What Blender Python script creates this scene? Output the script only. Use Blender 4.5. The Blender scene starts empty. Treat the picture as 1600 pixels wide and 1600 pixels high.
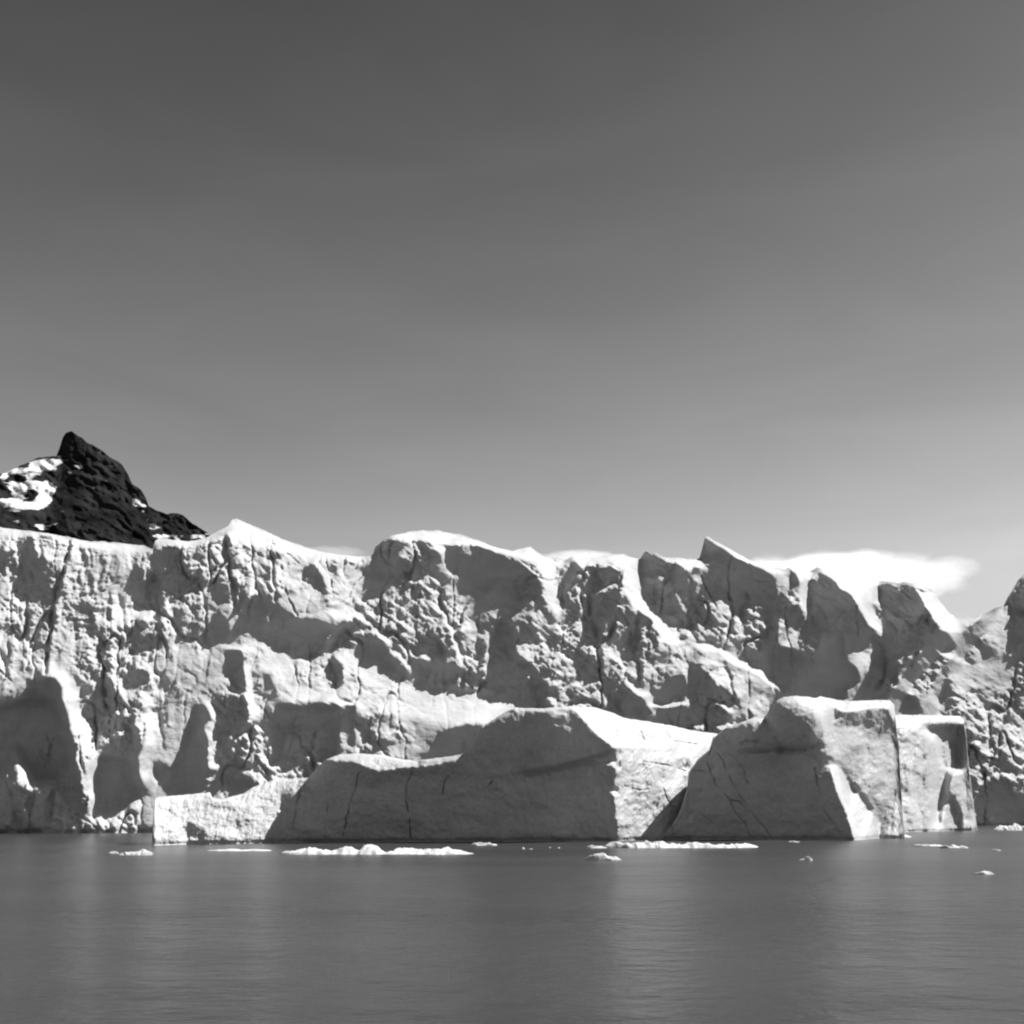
import bpy, math, random
import numpy as np

# ------------------------------------------------------------------ camera, sky, sun, exposure
S = bpy.context.scene
COL = S.collection
F = 1714.0; HC = 4.0; HY = 1270.0            # focal length in photo pixels, eye height, horizon row
camd = bpy.data.cameras.new("camera"); cam = bpy.data.objects.new("camera", camd); COL.objects.link(cam)
cam.location = (0, 0, HC); cam.rotation_euler = (math.radians(90), 0, 0)
camd.sensor_width = 56; camd.lens = 56*F/1600.0; camd.shift_y = (HY-800)/1600.0
camd.clip_start = .5; camd.clip_end = 60000
S.camera = cam

SUN = np.array([.60, .20, .77]); SUN /= np.linalg.norm(SUN)
SUN_EL = math.asin(SUN[2]); SUN_ROT = math.atan2(SUN[0], SUN[1])
w = bpy.data.worlds.new("World"); S.world = w; w.use_nodes = True
nt = w.node_tree; nt.nodes.clear()
sky = nt.nodes.new('ShaderNodeTexSky'); sky.sky_type = 'NISHITA'; sky.sun_disc = False
sky.sun_elevation = SUN_EL; sky.sun_rotation = SUN_ROT; sky.altitude = 200
sky.air_density = 1.0; sky.dust_density = .3; sky.ozone_density = 1.0
sep = nt.nodes.new('ShaderNodeSeparateColor')          # black and white film: red-sensitive response to the sky
bg = nt.nodes.new('ShaderNodeBackground'); out = nt.nodes.new('ShaderNodeOutputWorld')
pw = nt.nodes.new('ShaderNodeMath'); pw.operation = 'POWER'; pw.inputs[1].default_value = 1.25
nt.links.new(sky.outputs[0], sep.inputs[0]); nt.links.new(sep.outputs[0], pw.inputs[0])
wtc = nt.nodes.new('ShaderNodeTexCoord'); wsp = nt.nodes.new('ShaderNodeSeparateXYZ'); nt.links.new(wtc.outputs['Generated'], wsp.inputs[0])
wr = nt.nodes.new('ShaderNodeValToRGB'); nt.links.new(wsp.outputs[2], wr.inputs[0])      # the filter darkens the deep blue overhead most
while len(wr.color_ramp.elements) < 6: wr.color_ramp.elements.new(.5)
for e_, (p_, v_) in zip(wr.color_ramp.elements, ((0.0, .42), (.13, .62), (.21, .93), (.38, .68), (.6, .38), (1.0, .15))):
    e_.position = p_; e_.color = (v_, v_, v_, 1)
wm = nt.nodes.new('ShaderNodeMath'); wm.operation = 'MULTIPLY'; nt.links.new(pw.outputs[0], wm.inputs[0]); nt.links.new(wr.outputs[0], wm.inputs[1])
wmp = nt.nodes.new('ShaderNodeMapping'); wmp.inputs['Scale'].default_value = (2.2, 2.2, 9); wmp.inputs['Rotation'].default_value = (0, .12, 0); nt.links.new(wtc.outputs['Generated'], wmp.inputs[0])
wn = nt.nodes.new('ShaderNodeTexNoise'); wn.inputs['Scale'].default_value = 1.6; wn.inputs['Detail'].default_value = 7; wn.inputs['Distortion'].default_value = .8; nt.links.new(wmp.outputs[0], wn.inputs[0])
wq = nt.nodes.new('ShaderNodeMapRange'); wq.inputs[1].default_value = .35; wq.inputs[2].default_value = .75; wq.inputs[3].default_value = .97; wq.inputs[4].default_value = 1.09; nt.links.new(wn.outputs[0], wq.inputs[0])
wm2 = nt.nodes.new('ShaderNodeMath'); wm2.operation = 'MULTIPLY'; nt.links.new(wm.outputs[0], wm2.inputs[0]); nt.links.new(wq.outputs[0], wm2.inputs[1])
nt.links.new(wm2.outputs[0], bg.inputs['Color'])
bg.inputs['Strength'].default_value = .079
nt.links.new(bg.outputs[0], out.inputs[0])

sd = bpy.data.lights.new("sun", 'SUN'); so = bpy.data.objects.new("sun", sd); COL.objects.link(so)
sd.energy = 5.0; sd.angle = math.radians(.6); sd.color = (1, 1, 1)
from mathutils import Vector
so.rotation_euler = Vector(SUN.tolist()).to_track_quat('Z', 'Y').to_euler(); so.location = (200, 50, 400)
S.view_settings.view_transform = 'Standard'; S.view_settings.look = 'None'
S.view_settings.exposure = 1.05; S.view_settings.gamma = 1.0; S.view_settings.use_curve_mapping = False
S.render.engine = 'CYCLES'; S.cycles.filter_width = 2.2
S.cycles.volume_bounces = 4

# ------------------------------------------------------------------ noise
def _h(ix, iy, seed):
    n = (ix.astype(np.int64)*374761393 + iy.astype(np.int64)*668265263 + seed*974711) & 0x7fffffff
    n = ((n ^ (n >> 13))*1274126177) & 0x7fffffff
    n = (n ^ (n >> 16)) & 0xffff
    return n/65535.0
def vnoise(x, y, seed):
    ix = np.floor(x); iy = np.floor(y); fx = x-ix; fy = y-iy
    fx = fx*fx*fx*(fx*(fx*6-15)+10); fy = fy*fy*fy*(fy*(fy*6-15)+10)
    a = _h(ix, iy, seed); b = _h(ix+1, iy, seed); c = _h(ix, iy+1, seed); d = _h(ix+1, iy+1, seed)
    return (a*(1-fx)+b*fx)*(1-fy)+(c*(1-fx)+d*fx)*fy-.5
def fbm(x, y, seed, octv=4, gain=.5):
    r = 0; a = 1.0
    for i in range(octv):
        r = r+a*vnoise(x, y, seed+i*17); a *= gain
        x, y = 1.93*x+.62*y+3.1, 1.93*y-.62*x+1.7
    return r
def facets(x, y, seed, k=1.0, amp=1.0):
    """angular broken-ice facets: upper envelope of tilted planes, one per jittered cell"""
    ix = np.floor(x); iy = np.floor(y); best = np.full(np.shape(x), -9.0)
    for dx in (-1, 0, 1):
        for dy in (-1, 0, 1):
            cx = ix+dx; cy = iy+dy
            px = cx+_h(cx, cy, seed); py = cy+_h(cx, cy, seed+1)
            ex = x-px; ey = y-py
            v = (_h(cx, cy, seed+4)-.5)*.7+(_h(cx, cy, seed+2)-.5)*1.4*ex*amp+(_h(cx, cy, seed+3)-.5)*1.4*ey*amp-k*(ex*ex+ey*ey)
            best = np.maximum(best, v)
    return best+.3

# ------------------------------------------------------------------ shading plan -> slopes -> relief
def rast(poly, X, Y):
    inside = np.zeros(X.shape, bool); n = len(poly)
    for i in range(n):
        x0, y0 = poly[i]; x1, y1 = poly[(i+1) % n]
        if y0 == y1: continue
        c = ((Y >= min(y0, y1)) & (Y < max(y0, y1)))
        inside ^= c & (X < (x1-x0)*(Y-y0)/(y1-y0)+x0)
    return inside
def blur(a, s):
    if s <= 0: return a
    r = int(3*s+1); k = np.exp(-.5*(np.arange(-r, r+1)/s)**2); k /= k.sum()
    p = np.pad(a, ((r, r), (r, r)), 'edge')
    p = sum(k[i]*p[i:i+a.shape[0], :] for i in range(2*r+1))
    return sum(k[i]*p[:, i:i+a.shape[1]] for i in range(2*r+1))
def parse(txt):
    L = []
    for ln in txt.strip().splitlines():
        ln = ln.split('#')[0].strip()
        if not ln: continue
        hd, pts = ln.split(';')
        hd = hd.split(); L.append((float(hd[0]), float(hd[1]) if len(hd) > 1 else 1.2,
            [tuple(float(q) for q in p.split(',')) for p in pts.split()]))
    return L
STEP = 2.0
class Relief:
    """light and dark planes of the ice, turned into the slopes that give them under this sun, then integrated"""
    def __init__(s, x0, x1, y0, y1, base, plan, lam0, mu=.0006, warp=3.0, seed=1, dark=-.28, iters=30, sky=None):
        s.x0, s.y0 = x0, y0
        s.nx = int((x1-x0)/STEP)+1; s.ny = int((y1-y0)/STEP)+1
        X, Y = np.meshgrid(x0+STEP*np.arange(s.nx), y0+STEP*np.arange(s.ny))
        T = base(X, Y) if callable(base) else np.full(X.shape, float(base))
        wx = X+warp*1.6*fbm(X/14, Y/14, seed, 3, .6); wy = Y+warp*1.6*fbm(X/14, Y/14, seed+50, 3, .6)
        for tone, soft, poly in parse(plan):
            P = np.array(poly); a = P.min(0)-14; b = P.max(0)+14
            j0 = max(int((a[0]-x0)/STEP), 0); j1 = min(int((b[0]-x0)/STEP)+1, s.nx)
            i0 = max(int((a[1]-y0)/STEP), 0); i1 = min(int((b[1]-y0)/STEP)+1, s.ny)
            if j1 <= j0 or i1 <= i0: continue
            m = rast(poly, wx[i0:i1, j0:j1], wy[i0:i1, j0:j1]).astype(float)
            m = blur(m, soft*.8)
            T[i0:i1, j0:j1] = T[i0:i1, j0:j1]*(1-m)+tone*m
        s.T = T
        L = (np.clip(T, 0, 255)/255)**2.2
        nd = np.where(L > .16, (L-.08)/1.0, dark+(L-.05)*2.2)     # wanted n.sun
        nd = np.clip(nd, dark-.04, .82)
        m = math.hypot(SUN[0], SUN[2]); e0 = SUN[0]/m; e1 = SUN[2]/m; sy = SUN[1]
        xx = (X-800)/F; zz = (HY-Y)/F
        l0 = lam0(X, Y); lam = l0.copy()
        ny, nx = X.shape
        fy = 2-2*np.cos(np.pi*np.arange(2*ny)/ny); fx = 2-2*np.cos(np.pi*np.arange(nx+1)/nx)
        K0 = fy[:, None]+fx[None, :]; K0 = K0+.2*K0*K0
        stages = [(iters, mu)]+[(5, 40*mu)]*(7 if sky is not None else 0)
        sched = []
        for si, (n_, m_) in enumerate(stages): sched += [(si, m_, j == 0) for j in range(n_)]
        for it, (si, mu, first) in enumerate(sched):
            if first and si > 0:
                l0 = lam = s.open_to_sun(lam, X, Y, xx, zz, T, sky)
            K = K0+mu*STEP*STEP
            # slopes of the surface so far
            gx = np.zeros_like(lam); gx[:, :-1] = (lam[:, 1:]-lam[:, :-1])/STEP; gx[:, -1] = gx[:, -2]
            gy = np.zeros_like(lam); gy[:-1] = (lam[1:]-lam[:-1])/STEP; gy[-1] = gy[-2]
            lX = gx*F; lZ = -gy*F; D = 1/np.clip(1+xx*lX+zz*lZ, .3, 3)
            P_ = lX*D; Q_ = lZ*D
            if it == 0: P_ = 0*P_+.2; Q_ = 0*Q_+.2
            aa = P_*e0+Q_*e1; bb = -P_*e1+Q_*e0
            bb = np.clip(bb, -1.0, 1.0)*.91
            # slope along the sun's direction that gives the wanted light:  a m - sy = nd sqrt(1+a^2+b^2)
            qa = m*m-nd*nd; qb = -2*m*sy; qc = sy*sy-nd*nd*(1+bb*bb)
            dis = np.sqrt(np.maximum(qb*qb-4*qa*qc, 0))
            an = np.where(nd > 0, (-qb+dis)/(2*qa), (-qb-dis)/(2*qa))
            dk = (nd < 0) & (aa < an); an = np.where(dk, np.maximum(aa, an-.35), an)          # already dark enough: leave it
            an = np.clip(aa+1.5*(an-aa), -1.3, 1.9)
            P_ = an*e0-bb*e1; Q_ = an*e1+bb*e0
            den = np.maximum(1-P_*xx-Q_*zz, .3)
            gx = P_/den/F; gy = -Q_/den/F
            dv = gx.copy(); dv[:, 1:] -= gx[:, :-1]; dv[:, -1] = -gx[:, -2]
            dv += gy; dv[1:] -= gy[:-1]; dv[-1] -= gy[-1]
            rhs = -dv*STEP+mu*STEP*STEP*l0
            R = np.concatenate([rhs, rhs[::-1]], 0); R = np.concatenate([R, R[:, ::-1]], 1)
            lam = np.fft.irfft2(np.fft.rfft2(R)/K, R.shape)[:ny, :nx]
        s.lam = lam
        I = (an*0+((aa*m-sy)/np.sqrt(1+aa*aa+bb*bb)))
        for lo, hi in ((0, 100), (100, 150), (150, 200), (200, 256)):
            q = (T >= lo) & (T < hi)
            if q.any(): print('RELIEF', seed, lo, 'want %.2f got %.2f sd %.2f' % (nd[q].mean(), I[q].mean(), (I-nd)[q].std()))
    def open_to_sun(s, lam, X, Y, xx, zz, T, sky):
        """bring sunlit planes forward where a neighbour would shade them"""
        t = np.exp(lam); px = xx*t; pz = zz*t; pen = np.zeros_like(t)
        for d in 1.0*1.22**np.arange(0, 22):
            ty = t+SUN[1]*d; X2 = 800+F*(px+SUN[0]*d)/ty; Y2 = HY-F*(pz+SUN[2]*d)/ty
            ts = np.exp(s.at(X2, Y2, lam)); hid = (Y2 > sky(X2)+1) & (X2 < s.x0+STEP*s.nx)
            pen = np.maximum(pen, np.where(hid & (ty > ts), ty-ts, 0))
        pen = np.where((T > 122) & (Y > sky(X)), pen, 0)
        print('SHADED', s.x0, 'share %.3f mean pen %.2f' % ((pen > .3).mean(), pen.mean()))
        off = blur(np.minimum(pen, 12.0), 3)*.9
        return np.log(t-off)
    def at(s, X, Y, g=None):
        u = np.clip((X-s.x0)/STEP, 0, s.nx-1.001); v = np.clip((Y-s.y0)/STEP, 0, s.ny-1.001)
        i = v.astype(int); j = u.astype(int); fu = u-j; fv = v-i
        g = s.lam if g is None else g
        return (g[i, j]*(1-fu)+g[i, j+1]*fu)*(1-fv)+(g[i+1, j]*(1-fu)+g[i+1, j+1]*fu)*fv
def grooves(X, Y, lines):
    """fractures, and one shadow band under a knob: narrow grooves along polylines; returns depth 0..1*weight"""
    d = np.zeros(X.shape)
    for ln in lines.strip().splitlines():
        hd, pts = ln.split(';'); wd, dp = [float(q) for q in hd.split()]
        P = [tuple(float(q) for q in p.split(',')) for p in pts.split()]
        for (ax, ay), (bx, by) in zip(P, P[1:]):
            m = (X > min(ax, bx)-3*wd-3) & (X < max(ax, bx)+3*wd+3) & (Y > min(ay, by)-3*wd-3) & (Y < max(ay, by)+3*wd+3)
            if not m.any(): continue
            x = X[m]+2.2*fbm(X[m]/9, Y[m]/9, 77, 2); y = Y[m]
            L2 = (bx-ax)**2+(by-ay)**2; t = np.clip(((x-ax)*(bx-ax)+(y-ay)*(by-ay))/L2, 0, 1)
            r = np.hypot(x-ax-t*(bx-ax), y-ay-t*(by-ay))
            d[m] = np.maximum(d[m], dp*np.clip(1-r/wd, 0, 1)**.7*np.clip(.75+1.6*fbm(X[m]/13, y/13, 78, 2), .12, 1.3))
    return d
def pl(txt):
    P = [tuple(float(q) for q in p.split(',')) for p in txt.split()]
    xs = np.array([p[0] for p in P]); ys = np.array([p[1] for p in P])
    return lambda x: np.interp(x, xs, ys)
def mesh_obj(name, V, faces, mat, smooth=True, attr=None, parent=None):
    me = bpy.data.meshes.new(name)
    V = np.asarray(V, np.float32).reshape(-1, 3); faces = np.asarray(faces, np.int32).reshape(-1, 4)
    me.vertices.add(len(V)); me.vertices.foreach_set('co', V.ravel())
    me.loops.add(faces.size); me.loops.foreach_set('vertex_index', faces.ravel())
    me.polygons.add(len(faces)); me.polygons.foreach_set('loop_start', np.arange(0, faces.size, 4, dtype=np.int32))
    me.update(calc_edges=True); me.validate()
    me.polygons.foreach_set('use_smooth', np.full(len(me.polygons), smooth))
    if attr:
        for k, v in attr.items():
            at = me.attributes.new(k, 'FLOAT', 'POINT'); at.data.foreach_set('value', np.asarray(v, np.float32).ravel())
    me.materials.append(mat)
    o = bpy.data.objects.new(name, me); COL.objects.link(o)
    if parent: o.parent = parent
    return o
def grid_faces(nr, nc, off=0, wrap=False):
    i = np.arange(nr-1)[:, None]; j = np.arange(nc if wrap else nc-1)[None, :]; j2 = (j+1) % nc
    f = np.stack([i*nc+j, i*nc+j2, (i+1)*nc+j2, (i+1)*nc+j], -1)+off
    return f.reshape(-1, 4)
def ray(X, Y, t): return np.stack([(X-800)/F*t, t, HC+(HY-Y)/F*t], -1)
def tag(o, label=None, cat=None, group=None, kind=None):
    for k, v in (('label', label), ('category', cat), ('group', group), ('kind', kind)):
        if v: o[k] = v
    return o

# ------------------------------------------------------------------ materials
def newmat(name):
    m = bpy.data.materials.new(name); m.use_nodes = True
    n = m.node_tree.nodes; return m, n, m.node_tree.links, n['Principled BSDF']
def ice_mat(name, lo, hi, rough=.55, bump=.5, bscale=.8, dist=.35, streak=0.0):
    m, n, l, b = newmat(name)
    tc = n.new('ShaderNodeTexCoord'); mp = n.new('ShaderNodeMapping'); l.new(tc.outputs['Object'], mp.inputs[0])
    mp.inputs['Scale'].default_value = (1, 1, 1-.0); mp.inputs['Rotation'].default_value = (0, math.radians(streak), 0)
    if streak: mp.inputs['Scale'].default_value = (.35, .7, 1.5)
    n1 = n.new('ShaderNodeTexNoise'); n1.inputs['Scale'].default_value = .11; n1.inputs['Detail'].default_value = 8; n1.inputs['Roughness'].default_value = .65
    l.new(mp.outputs[0], n1.inputs[0])
    r = n.new('ShaderNodeValToRGB'); r.color_ramp.elements[0].position = .32; r.color_ramp.elements[1].position = .62
    r.color_ramp.elements[0].color = (lo, lo, lo, 1); r.color_ramp.elements[1].color = (hi, hi, hi, 1)
    l.new(n1.outputs[0], r.inputs[0])
    n3 = n.new('ShaderNodeTexNoise'); n3.inputs['Scale'].default_value = 2.2; n3.inputs['Detail'].default_value = 4; l.new(mp.outputs[0], n3.inputs[0])
    mr = n.new('ShaderNodeMapRange'); mr.inputs[1].default_value = .3; mr.inputs[2].default_value = .7; mr.inputs[3].default_value = .88; mr.inputs[4].default_value = 1.0
    l.new(n3.outputs[0], mr.inputs[0])
    mx = n.new('ShaderNodeMix'); mx.data_type = 'RGBA'; mx.blend_type = 'MULTIPLY'; mx.inputs[0].default_value = 1
    l.new(r.outputs[0], mx.inputs[6]); l.new(mr.outputs[0], mx.inputs[7]); l.new(mx.outputs[2], b.inputs['Base Color'])
    n2 = n.new('ShaderNodeTexNoise'); n2.inputs['Scale'].default_value = bscale; n2.inputs['Detail'].default_value = 7; n2.inputs['Roughness'].default_value = .62
    l.new(mp.outputs[0], n2.inputs[0])
    bp = n.new('ShaderNodeBump'); bp.inputs['Strength'].default_value = bump; bp.inputs['Distance'].default_value = dist
    l.new(n2.outputs[0], bp.inputs['Height']); l.new(bp.outputs[0], b.inputs['Normal'])
    b.inputs['Roughness'].default_value = rough; b.inputs['Specular IOR Level'].default_value = .08
    return m
M_GL = ice_mat('glacier_ice', .37, .46, .8, .5, .7, .3, 28)
M_BERG = ice_mat('berg_ice', .33, .46, .5, .4, .8, .22)
M_FLOE = ice_mat('floe_ice', .45, .52, .6, .5, 2.5, .1)

# ------------------------------------------------------------------ water
def build_water():
    m, n, l, b = newmat('lake_water')
    tc = n.new('ShaderNodeTexCoord')
    def nz(scale, det, rough, sc=(1, 1, 1)):
        mp = n.new('ShaderNodeMapping'); mp.inputs['Scale'].default_value = sc; l.new(tc.outputs['Object'], mp.inputs[0])
        t = n.new('ShaderNodeTexNoise'); t.inputs['Scale'].default_value = scale; t.inputs['Detail'].default_value = det; t.inputs['Roughness'].default_value = rough
        l.new(mp.outputs[0], t.inputs[0]); return t
    a = nz(1.1, 5, .6, (.7, 1, 1)); c = nz(.09, 3, .5, (.35, 1, 1))
    ad = n.new('ShaderNodeMath'); ad.operation = 'MULTIPLY_ADD'; ad.inputs[1].default_value = 2.2
    l.new(c.outputs[0], ad.inputs[0]); l.new(a.outputs[0], ad.inputs[2])
    bp = n.new('ShaderNodeBump'); bp.inputs['Distance'].default_value = .35
    pn = nz(.02, 3, .5, (.4, 1, 1)); pm = n.new('ShaderNodeMapRange'); pm.inputs[1].default_value = .4; pm.inputs[2].default_value = .6; pm.inputs[3].default_value = .22; pm.inputs[4].default_value = .75; l.new(pn.outputs[0], pm.inputs[0]); l.new(pm.outputs[0], bp.inputs['Strength'])
    l.new(ad.outputs[0], bp.inputs['Height']); l.new(bp.outputs[0], b.inputs['Normal'])
    d = nz(.05, 4, .6, (.3, 1, 1)); mr = n.new('ShaderNodeMapRange'); mr.inputs[1].default_value = .35; mr.inputs[2].default_value = .65
    mr.inputs[3].default_value = .022; mr.inputs[4].default_value = .034
    l.new(d.outputs[0], mr.inputs[0]); l.new(mr.outputs[0], b.inputs['Base Color'])
    b.inputs['Roughness'].default_value = .27; b.inputs['IOR'].default_value = 1.333
    # fine near, coarse far: swell as real geometry
    nr, nc = 260, 300
    r = 2.0*(9000/2.0)**(np.linspace(0, 1, nr)[:, None]); th = np.linspace(-1.25, 1.25, nc)[None, :]
    x = r*np.sin(th); y = r*np.cos(th)-1.5
    fade = 1/(1+(r/120)**2)
    z = (.07*fbm(x/7, y/3.2, 5, 3)+.035*fbm(x/1.9, y/1.0, 9, 3))*fade
    V = np.stack([x, y, z+0*x], -1)
    o = mesh_obj('lake_water', V, grid_faces(nr, nc)[:, ::-1], m); tag(o, kind='structure')
build_water()

# ------------------------------------------------------------------ glacier front
SKY = pl('-400,790 -250,812 -120,805 0,824 30,828 60,832 100,838 140,847 150,846 200,850 225,853 239,858 242,846 250,840 262,843 285,845 295,847 320,842 330,835 345,828 357,822 362,813 370,811 385,818 400,823 420,833 440,842 470,852 500,862 530,867 560,870 583,867 586,856 600,843 612,837 640,831 660,829 685,829 700,833 720,836 745,844 765,852 785,858 800,861 818,857 828,855 840,863 852,871 875,873 881,876 890,873 894,870 905,877 925,872 940,870 955,867 975,867 990,872 1001,873 1005,865 1010,861 1019,867 1024,864 1040,872 1060,872 1085,875 1093,872 1097,858 1101,841 1105,839 1125,850 1150,864 1165,872 1180,880 1200,886 1226,890 1232,886 1240,893 1265,894 1276,887 1282,888 1300,895 1340,902 1368,908 1385,909 1404,911 1412,909 1435,912 1460,925 1465,935 1475,947 1485,960 1500,966 1520,965 1535,961 1555,951 1568,946 1574,935 1590,908 1600,898 1640,872 1700,880 1800,850 2000,840')
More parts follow.
